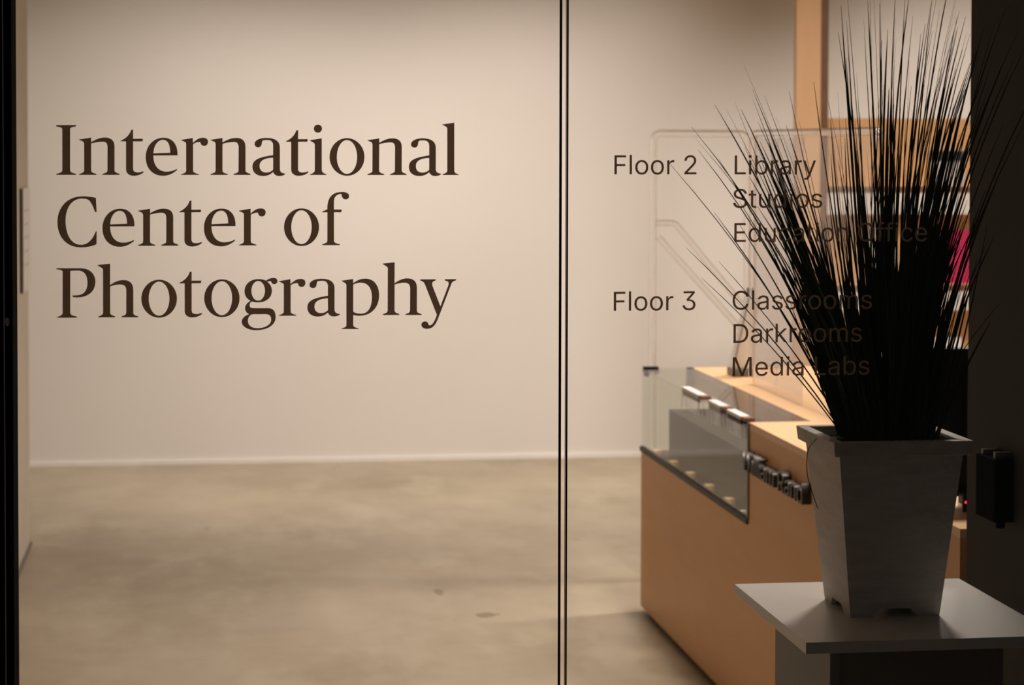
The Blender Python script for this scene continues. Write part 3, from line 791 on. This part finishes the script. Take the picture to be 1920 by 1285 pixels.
def blade_geo(bm, base, tip, width, bow, droop, rnd, seg=9):
    """a folded, tapering leaf along a bent centre line"""
    b, t = Vector(base), Vector(tip)
    d = t - b
    side0 = Vector((1, 0, 0)) - d.normalized() * d.normalized().x
    side0.normalize()
    ctrl = (b + t) / 2 + side0 * bow * 2 + Vector((0, 0, droop))
    tw = rnd.uniform(-1.1, 1.1)
    prev = None
    for s in range(seg + 1):
        u = s / seg
        c = b * (1 - u) ** 2 + ctrl * 2 * u * (1 - u) + t * u * u
        tan = ((ctrl - b) * (1 - u) + (t - ctrl) * u).normalized()
        sd = (side0 - tan * side0.dot(tan)).normalized()
        nr = tan.cross(sd)
        ang = tw * (0.6 + 0.8 * u)
        s2 = sd * math.cos(ang) + nr * math.sin(ang)
        n2 = tan.cross(s2)
        w = width * .5 * (0.85 + 0.35 * math.sin(math.pi * min(1, u * 1.6))) * (1 - u) ** 0.34 + .00030
        ring = [bm.verts.new(c - s2 * w), bm.verts.new(c + n2 * w * .45), bm.verts.new(c + s2 * w)]
        if prev:
            bm.faces.new((prev[0], prev[1], ring[1], ring[0]))
            bm.faces.new((prev[1], prev[2], ring[2], ring[1]))
        prev = ring


def blade(base, tip, width, bow, droop):
    bm = bmesh.new()
    blade_geo(bm, base, tip, width, bow, droop, rnd)
    me = bpy.data.meshes.new('blade')
    bm.to_mesh(me)
    bm.free()
    for p in me.polygons:
        p.use_smooth = True
    link('blade', me, M_grass, pg, loc=Vector(base))


ZS = PT - .012
MAIN = [
    (1.188, 0.875,1.731,2.6, 0.036),
    (1.192, 0.896,1.708,4.2, 0.038),
    (1.190, 0.900,1.690,3, 0.028),
    (1.186, 0.854,1.664,1.6, 0.021),
    (1.180, 0.881,1.512,1.8, 0.013),
    (1.182, 0.924,1.491,2.2, 0.011),
    (1.176, 0.899,1.460,1.6, 0.011),
    (1.208, 0.973,1.843,2.6, 0.017),
    (1.210, 0.979,1.763,4.5, 0.015),
    (1.214, 0.950,1.773,4, 0.019),
    (1.206, 0.932,1.763,2.6, 0.019),
    (1.212, 0.994,1.783,5, 0.011),
    (1.216,1.016,1.788,3, 0.013),
    (1.220,1.026,1.751,5, 0.009),
    (1.218,1.041,1.735,4, 0.011),
    (1.224,1.038,1.720,5, 0.008),
    (1.230,1.082,1.798,1.8,-0.004),
    (1.235,1.097,1.744,2,-0.004),
    (1.226,1.064,1.672,5, 0.008),
    (1.200,1.007,1.643,5, 0.013),
    (1.194, 0.987,1.595,4, 0.011),
    (1.202, 0.957,1.672,4.5, 0.017),
    (1.190,1.027,1.556,5, 0.009),
    (1.186, 0.968,1.556,3, 0.011),
    (1.180, 0.938,1.575,3, 0.014),
    (1.245,1.159,1.904,3, 0.009),
    (1.248,1.143,1.827,2.4, 0.008),
    (1.240,1.154,1.672,4.5, 0.004),
    (1.252,1.189,1.961,5, 0.000),
    (1.255,1.195,2.001,4, 0.004),
    (1.258,1.224,1.934,6.5,-0.003),
    (1.262,1.215,1.953,3, 0.000),
    (1.266,1.248,1.939,2.4, 0.000),
    (1.250,1.175,1.827,2, 0.006),
    (1.260,1.236,1.992,3, 0.002),
    (1.270,1.297,1.935,3.4,-0.013),
    (1.272,1.272,1.973,3,-0.009),
    (1.274,1.292,2.002,4.4,-0.015),
    (1.278,1.306,1.969,2,-0.008),
    (1.281,1.334,1.959,2.5,-0.019),
    (1.276,1.319,1.984,4.5,-0.021),
    (1.283,1.352,1.989,5,-0.024),
    (1.287,1.377,1.965,3,-0.028),
    (1.289,1.367,1.974,4,-0.026),
    (1.285,1.385,1.945,3,-0.028),
    (1.291,1.391,1.950,2.5,-0.028),
    (1.293,1.345,1.925,4,-0.017),
    (1.295,1.365,1.931,4,-0.021),
    (1.288,1.349,2.023,4,-0.024),
    (1.297,1.403,1.936,3.5,-0.026),
    (1.299,1.408,1.907,4,-0.024),
    (1.291,1.330,1.906,4,-0.013),
    (1.301,1.436,1.946,3,-0.030),
    (1.305,1.505,1.915,3.4,-0.038),
    (1.307,1.513,1.886,3.2,-0.041),
    (1.309,1.500,1.859,3,-0.038),
    (1.311,1.477,1.858,4,-0.028),
    (1.303,1.428,1.926,3.5,-0.024),
    (1.313,1.524,1.844,3.5,-0.038),
    (1.310,1.468,1.819,4,-0.026),
    (1.315,1.494,1.770,4,-0.026),
    (1.313,1.458,1.741,4.5,-0.021),
    (1.317,1.449,1.672,4.5,-0.017),
    (1.319,1.465,1.613,4,-0.017),
    (1.321,1.452,1.535,4,-0.013),
    (1.324,1.471,1.520,2.5,-0.017),
    (1.326,1.460,1.407,2.4,-0.013),
    (1.306,1.421,1.848,4.5,-0.021),
    (1.304,1.415,1.790,5,-0.017),
    (1.285,1.320,1.906,3.2,-0.022),
    (1.290,1.330,1.872,3.2,-0.024),
    (1.299,1.339,1.945,2.5,-0.024),
    (1.276,1.355,1.896,3.6,-0.027),
    (1.286,1.361,1.857,2.7,-0.028),
    (1.312,1.370,1.906,3.1,-0.029),
    (1.307,1.376,1.872,3.1,-0.030),
    (1.300,1.383,1.916,2.6,-0.031),
    (1.299,1.389,1.887,3.6,-0.032),
    (1.295,1.394,1.848,3.4,-0.033),
    (1.301,1.401,1.868,2.5,-0.034),
    (1.304,1.407,1.819,3.2,-0.035),
    (1.287,1.399,1.799,2.4,-0.033),
    (1.308,1.386,1.829,3.1,-0.032),
    (1.302,1.413,1.770,3.6,-0.036),
    (1.302,1.381,1.799,3.7,-0.031),
    (1.291,1.366,1.828,3.5,-0.028),
    (1.293,1.351,1.838,3.7,-0.026),
    (1.308,1.327,1.828,2.5,-0.023),
    (1.281,1.315,1.857,2.7,-0.021),
    (1.311,1.305,1.838,3.0,-0.020),
    (1.299,1.285,1.857,2.8,-0.017),
    (1.295,1.297,1.808,2.9,-0.018),
    (1.289,1.418,1.873,3.2,-0.037),
    (1.298,1.417,1.819,3.7,-0.036)]
for bx, tx, tz, w, bow in MAIN:
    blade((bx, PY + rnd.uniform(-.05, .05), ZS), (tx, PY + rnd.uniform(-.10, .10), tz), w * .00115, bow, 0.0)
nb = len(MAIN)
while nb < 292:
    q = rnd.random()
    wide = 1.0
    if q < .30:                      # left fan
        wide = 1.12
        bx = rnd.uniform(1.190, 1.232)
        ang = rnd.gauss(-20.0, 2.6)
        ln = rnd.uniform(.40, .66)
        bow = rnd.uniform(.004, .020)
    elif q < .70:                    # upright heart of the plant
        bx = rnd.uniform(1.230, 1.305)
        ang = (bx - 1.266) * 150 + rnd.gauss(0, 2.2)
        ln = rnd.uniform(.50, .84)
        bow = rnd.uniform(-.014, .004)
    else:                            # right fan
        bx = rnd.uniform(1.275, 1.325)
        ang = rnd.gauss(9.0, 3.4)
        ln = rnd.uniform(.46, .84)
        bow = -rnd.uniform(.008, .030)
    by = rnd.uniform(-.06, .06)
    ty = rnd.uniform(-.10, .10)
    for k in range(rnd.randint(3, 5)):          # leaves grow in tufts
        if nb >= 292:
            break
        a = math.radians(ang + rnd.gauss(0, 1.1))
        l2 = ln * rnd.uniform(.62, 1.04)
        b0 = bx + rnd.gauss(0, .004)
        blade((b0, PY + by + rnd.gauss(0, .004), ZS), (b0 + l2 * math.sin(a), PY + ty + rnd.gauss(0, .015), ZS + l2 * math.cos(a)),
              wide * rnd.uniform(.0028, .0064), bow * rnd.uniform(.6, 1.3), 0.0)
        nb += 1
# the short inner leaves that fill the heart of the clump, too many and too hidden to tell apart
bm = bmesh.new()
for k in range(330):
    bx = rnd.uniform(1.178, 1.328)
    a = math.radians((bx - 1.258) * 210 + rnd.gauss(0, 4.5))
    ln = rnd.uniform(.12, .44)
    yb = PY + rnd.uniform(-.07, .07)
    blade_geo(bm, (bx, yb, ZS), (bx + ln * math.sin(a), yb + rnd.uniform(-.04, .04), ZS + ln * math.cos(a)), rnd.uniform(.003, .0065), rnd.uniform(-.006, .006), 0, rnd, 6)
o = bm_obj('inner_leaves', bm, M_grass, pg, smooth=True)
o['kind'] = 'stuff'
# one broken leaf hanging over the left rim
bm = bmesh.new()
add_tube(bm, round_path([(1.118, 3.99, 1.165), (1.094, 3.965, 1.150), (1.088, 3.95, 1.105), (1.108, 3.945, 1.045)], .03), .0008, 6)
bm_obj('hanging_leaf', bm, M_grass, pg)

# ---------------------------------------------------------------- lettering on the glass
GLYPH = {
    'I': ['M 4 754 L 299 755 L 299 734 C 260 730 216 721 211 700 L 208 67 C 213 39 251 26 296 16 L 296 0 L 2 0 L 2 13 C 33 26 87 32 92 67 L 94 700 C 87 720 36 727 4 732'],
    'n': ['M 2 538 L 183 566 L 183 498 C 232 525 300 568 389 568 C 485 568 532 518 532 435 L 531 64 C 534 40 572 29 606 16 L 606 0 L 349 0 L 349 13 C 380 26 421 33 425 64 L 427 421 C 426 484 402 504 355 504 C 300 504 232 490 183 476 L 181 64 C 186 36 223 26 261 14 L 261 0 L 1 0 L 1 12 C 32 26 72 33 77 64 L 78 476 C 74 507 41 514 2 532'],
    't': ['M 2 519 C 76 555 133 600 161 688 L 189 688 L 188 551 L 336 551 L 329 511 L 188 510 L 187 101 C 187 63 199 38 262 38 C 293 39 318 48 344 57 L 344 38 C 318 13 261 -14 199 -14 C 118 -14 81 32 81 82 L 82 510 L 2 510'],
    'e': ['M 117 297 L 482 298 C 488 475 401 568 269 568 C 113 567 1 436 1 272 C 0 95 111 -14 261 -14 C 349 -14 418 26 474 73 L 474 92 C 418 64 368 50 311 50 C 193 50 115 146 117 297', 'M 117 329 C 125 449 182 535 263 535 C 338 535 370 456 370 339'],
    'r': ['M 1 535 L 179 565 L 179 490 C 222 529 264 569 335 569 C 383 569 408 542 408 509 C 408 470 386 444 350 444 C 317 444 294 466 293 502 C 257 505 216 496 182 469 L 181 63 C 185 36 221 24 267 12 L 267 0 L 0 0 L 0 9 C 36 24 71 30 76 63 L 77 478 C 73 505 37 511 1 530'],
    'a': ['M 317 305 L 317 450 C 316 506 288 536 232 536 C 184 536 156 534 150 516 C 142 492 149 424 89 424 C 51 424 34 450 34 474 C 34 534 114 569 218 569 C 351 569 421 514 420 423 L 420 86 C 423 44 455 24 500 23 L 500 10 C 476 -9 441 -16 406 -16 C 364 -16 333 5 315 44 C 280 9 232 -16 162 -16 C 64 -16 0 37 1 128 C 1 226 79 271 317 305', 'M 317 265 L 317 83 C 287 51 253 38 211 38 C 148 38 110 75 110 138 C 110 219 176 258 317 265'],
    'i': ['M 1 536 L 182 564 L 182 73 C 187 37 212 27 251 11 L 251 0 L 0 0 L 0 9 C 37 23 70 37 75 72 L 75 466 C 72 497 37 504 1 530', 'M 123 775 C 157 776 186 748 186 713 C 186 679 157 651 123 651 C 88 650 59 678 60 713 C 60 747 88 775 123 775'],
    'o': ['M 271 569 C 420 568 540 437 540 276 C 539 115 418 -14 269 -13 C 121 -12 1 120 1 280 C 2 440 123 570 271 569', 'M 271 539 C 357 538 427 421 426 277 C 426 133 355 16 269 17 C 183 18 113 135 113 279 C 114 423 184 540 271 539'],
    'l': ['M -1 785 L 185 813 L 186 65 C 192 31 220 22 254 10 L 254 0 L 2 0 L 2 10 C 40 25 73 37 77 65 L 76 720 C 72 753 39 756 -1 780'],
    'C': ['M 579 734 L 589 517 L 563 517 C 542 593 509 656 481 691 C 454 715 413 722 369 722 C 216 722 125 580 124 386 C 123 178 206 20 349 20 C 451 19 527 93 575 224 L 589 224 L 585 27 C 520 -4 438 -21 349 -20 C 138 -20 1 137 2 366 C 3 601 161 757 379 757 C 454 757 523 747 579 734'],
    'f': ['M 0 518 L 77 553 C 74 733 151 821 305 821 C 379 821 413 792 413 758 C 413 725 390 705 360 705 C 312 705 301 747 293 789 C 217 788 180 740 180 667 L 180 550 L 300 550 L 293 506 L 180 506 L 180 66 C 187 33 224 25 270 13 L 270 -1 L 0 0 L 0 12 C 25 26 73 30 78 66 L 79 506 L 0 506'],
    'P': ['M 4 752 L 359 750 C 508 749 586 660 585 539 C 585 395 469 305 320 306 C 290 306 268 307 244 314 L 244 338 C 268 336 283 338 305 338 C 409 339 466 411 466 525 C 467 646 418 714 322 715 C 284 715 247 714 210 708 L 207 75 C 211 37 252 25 305 16 L 305 -3 L 5 -1 L 5 6 C 36 23 87 31 93 68 L 96 701 C 88 727 47 730 4 735'],
    'h': ['M 3 798 L 190 818 L 188 492 C 233 522 301 567 383 567 C 488 566 533 513 536 421 L 536 64 C 540 29 568 22 608 12 L 608 -5 L 359 -3 L 359 12 C 389 23 422 27 429 65 L 431 407 C 428 475 398 498 338 499 C 286 499 233 488 189 469 L 188 67 C 194 32 224 28 261 15 L 261 -2 L 10 0 L 10 15 C 37 26 75 29 81 67 L 83 724 C 77 758 40 762 3 791'],
    'g': ['M 374 544 C 409 572 450 587 489 587 C 527 586 547 564 547 537 C 547 508 527 489 499 489 C 471 489 459 505 450 529 C 447 540 423 538 391 526 C 443 494 462 438 462 382 C 462 276 366 209 255 210 C 220 210 185 215 161 224 C 136 215 122 194 122 170 C 122 135 143 122 178 122 L 408 120 C 485 119 520 65 520 -20 C 519 -146 387 -220 226 -219 C 87 -218 0 -156 0 -89 C 0 -36 45 9 116 29 C 73 47 51 83 51 121 C 51 167 87 209 136 236 C 74 265 44 321 44 384 C 44 497 137 570 255 569 C 304 569 346 558 374 544', 'M 253 539 C 310 539 356 471 356 387 C 356 304 309 237 252 237 C 195 237 149 305 149 389 C 149 472 196 539 253 539', 'M 164 28 L 366 27 C 429 26 450 -5 450 -58 C 450 -131 366 -188 240 -187 C 150 -186 95 -142 95 -72 C 95 -30 115 12 164 28'],
    'p': ['M 0 537 L 175 562 L 177 495 C 225 536 284 567 365 567 C 498 566 578 460 578 304 C 578 119 454 -11 276 -9 C 240 -9 206 -4 177 4 L 177 -158 C 184 -184 217 -192 258 -201 L 258 -215 L 0 -212 L 0 -203 C 26 -190 64 -187 71 -158 L 71 466 C 66 500 33 507 0 530', 'M 177 473 C 217 495 247 504 291 504 C 402 504 466 423 466 275 C 466 113 402 22 299 23 C 247 24 206 33 177 57'],
    'y': ['M -1 550 L 242 549 L 242 530 C 209 521 179 517 187 454 L 315 127 L 440 460 C 451 505 432 516 384 529 L 384 550 L 558 549 L 558 530 C 522 519 503 515 488 482 L 291 -29 C 247 -147 210 -221 105 -221 C 46 -220 18 -190 18 -157 C 18 -123 46 -105 76 -105 C 113 -105 124 -132 131 -158 C 143 -173 172 -169 191 -143 C 224 -103 239 -58 258 -10 L 254 8 L 79 455 C 60 503 45 518 -1 530']}
LINES = [
    ([('I', -0.2098), ('n', -0.1757), ('t', -0.1134), ('e', -0.0759), ('r', -0.0224), ('n', 0.0221), ('a', 0.0857), ('t', 0.1368), ('i', 0.1737), ('o', 0.2037), ('n', 0.2622), ('a', 0.3263), ('l', 0.3785)], 1.6512),
    ([('C', -0.2085), ('e', -0.1412), ('n', -0.0877), ('t', -0.0258), ('e', 0.0117), ('r', 0.065), ('o', 0.1337), ('f', 0.1926)], 1.543),
    ([('P', -0.2104), ('h', -0.1487), ('o', -0.0832), ('t', -0.0257), ('o', 0.0119), ('g', 0.069), ('r', 0.1258), ('a', 0.1695), ('p', 0.2226), ('h', 0.2855), ('y', 0.3443)], 1.4343)]
YV = YG - .0062
_gm = {}


def serif_glyph(ch):
    if ch not in _gm:
        _gm[ch] = outline_mesh(GLYPH[ch], 1e-4, .00015)
        _gm[ch].transform(Matrix.Rotation(math.pi / 2, 4, 'X'))
    return _gm[ch].copy()


tl = empty('vinyl_title', (0.12, YV, 1.412), 'three lines of large dark brown serif lettering on the left glass pane', 'lettering')
for row, z in LINES:
    for ch, x in row:
        me = serif_glyph(ch)
        me.transform(Matrix.Translation((x, YV, z)))
        link('letter', me, M_vinyl, tl)

CAP = .0299
for name, lab, rows in (
    ('vinyl_heading', 'small dark sans heading beside the Library list on the right glass pane', [('Floor 2', .6497, .7811, 1.6524)]),
    ('vinyl_list', 'small dark three-line list from Library to Education Office on the right glass pane',
     [('Library', .8427, .9748, 1.6524), ('Studios', .8405, .9854, 1.5995), ('Education Office', .8427, 1.1584, 1.5455)]),
    ('vinyl_heading', 'small dark sans heading beside the Classrooms list on the right glass pane', [('Floor 3', .6494, .7806, 1.438)]),
    ('vinyl_list', 'small dark three-line list from Classrooms to Media Labs on the right glass pane',
     [('Classrooms', .8405, 1.0684, 1.438), ('Darkrooms', .8422, 1.0519, 1.3855), ('Media Labs', .8413, 1.0649, 1.3327)])):
    e = empty(name, ((rows[0][1] + rows[0][2]) / 2, YV, rows[-1][3]), lab, 'lettering', 'directory lettering on the glass')
    for txt, xl, xr, z in rows:
        place = Matrix(((1, 0, 0, xl), (0, 0, -1, YV), (0, 1, 0, z), (0, 0, 0, 1)))
        text_letters(txt, xr - xl, CAP, .00015, place, M_vinyl, e)
for me in _gm.values():
    bpy.data.meshes.remove(me)
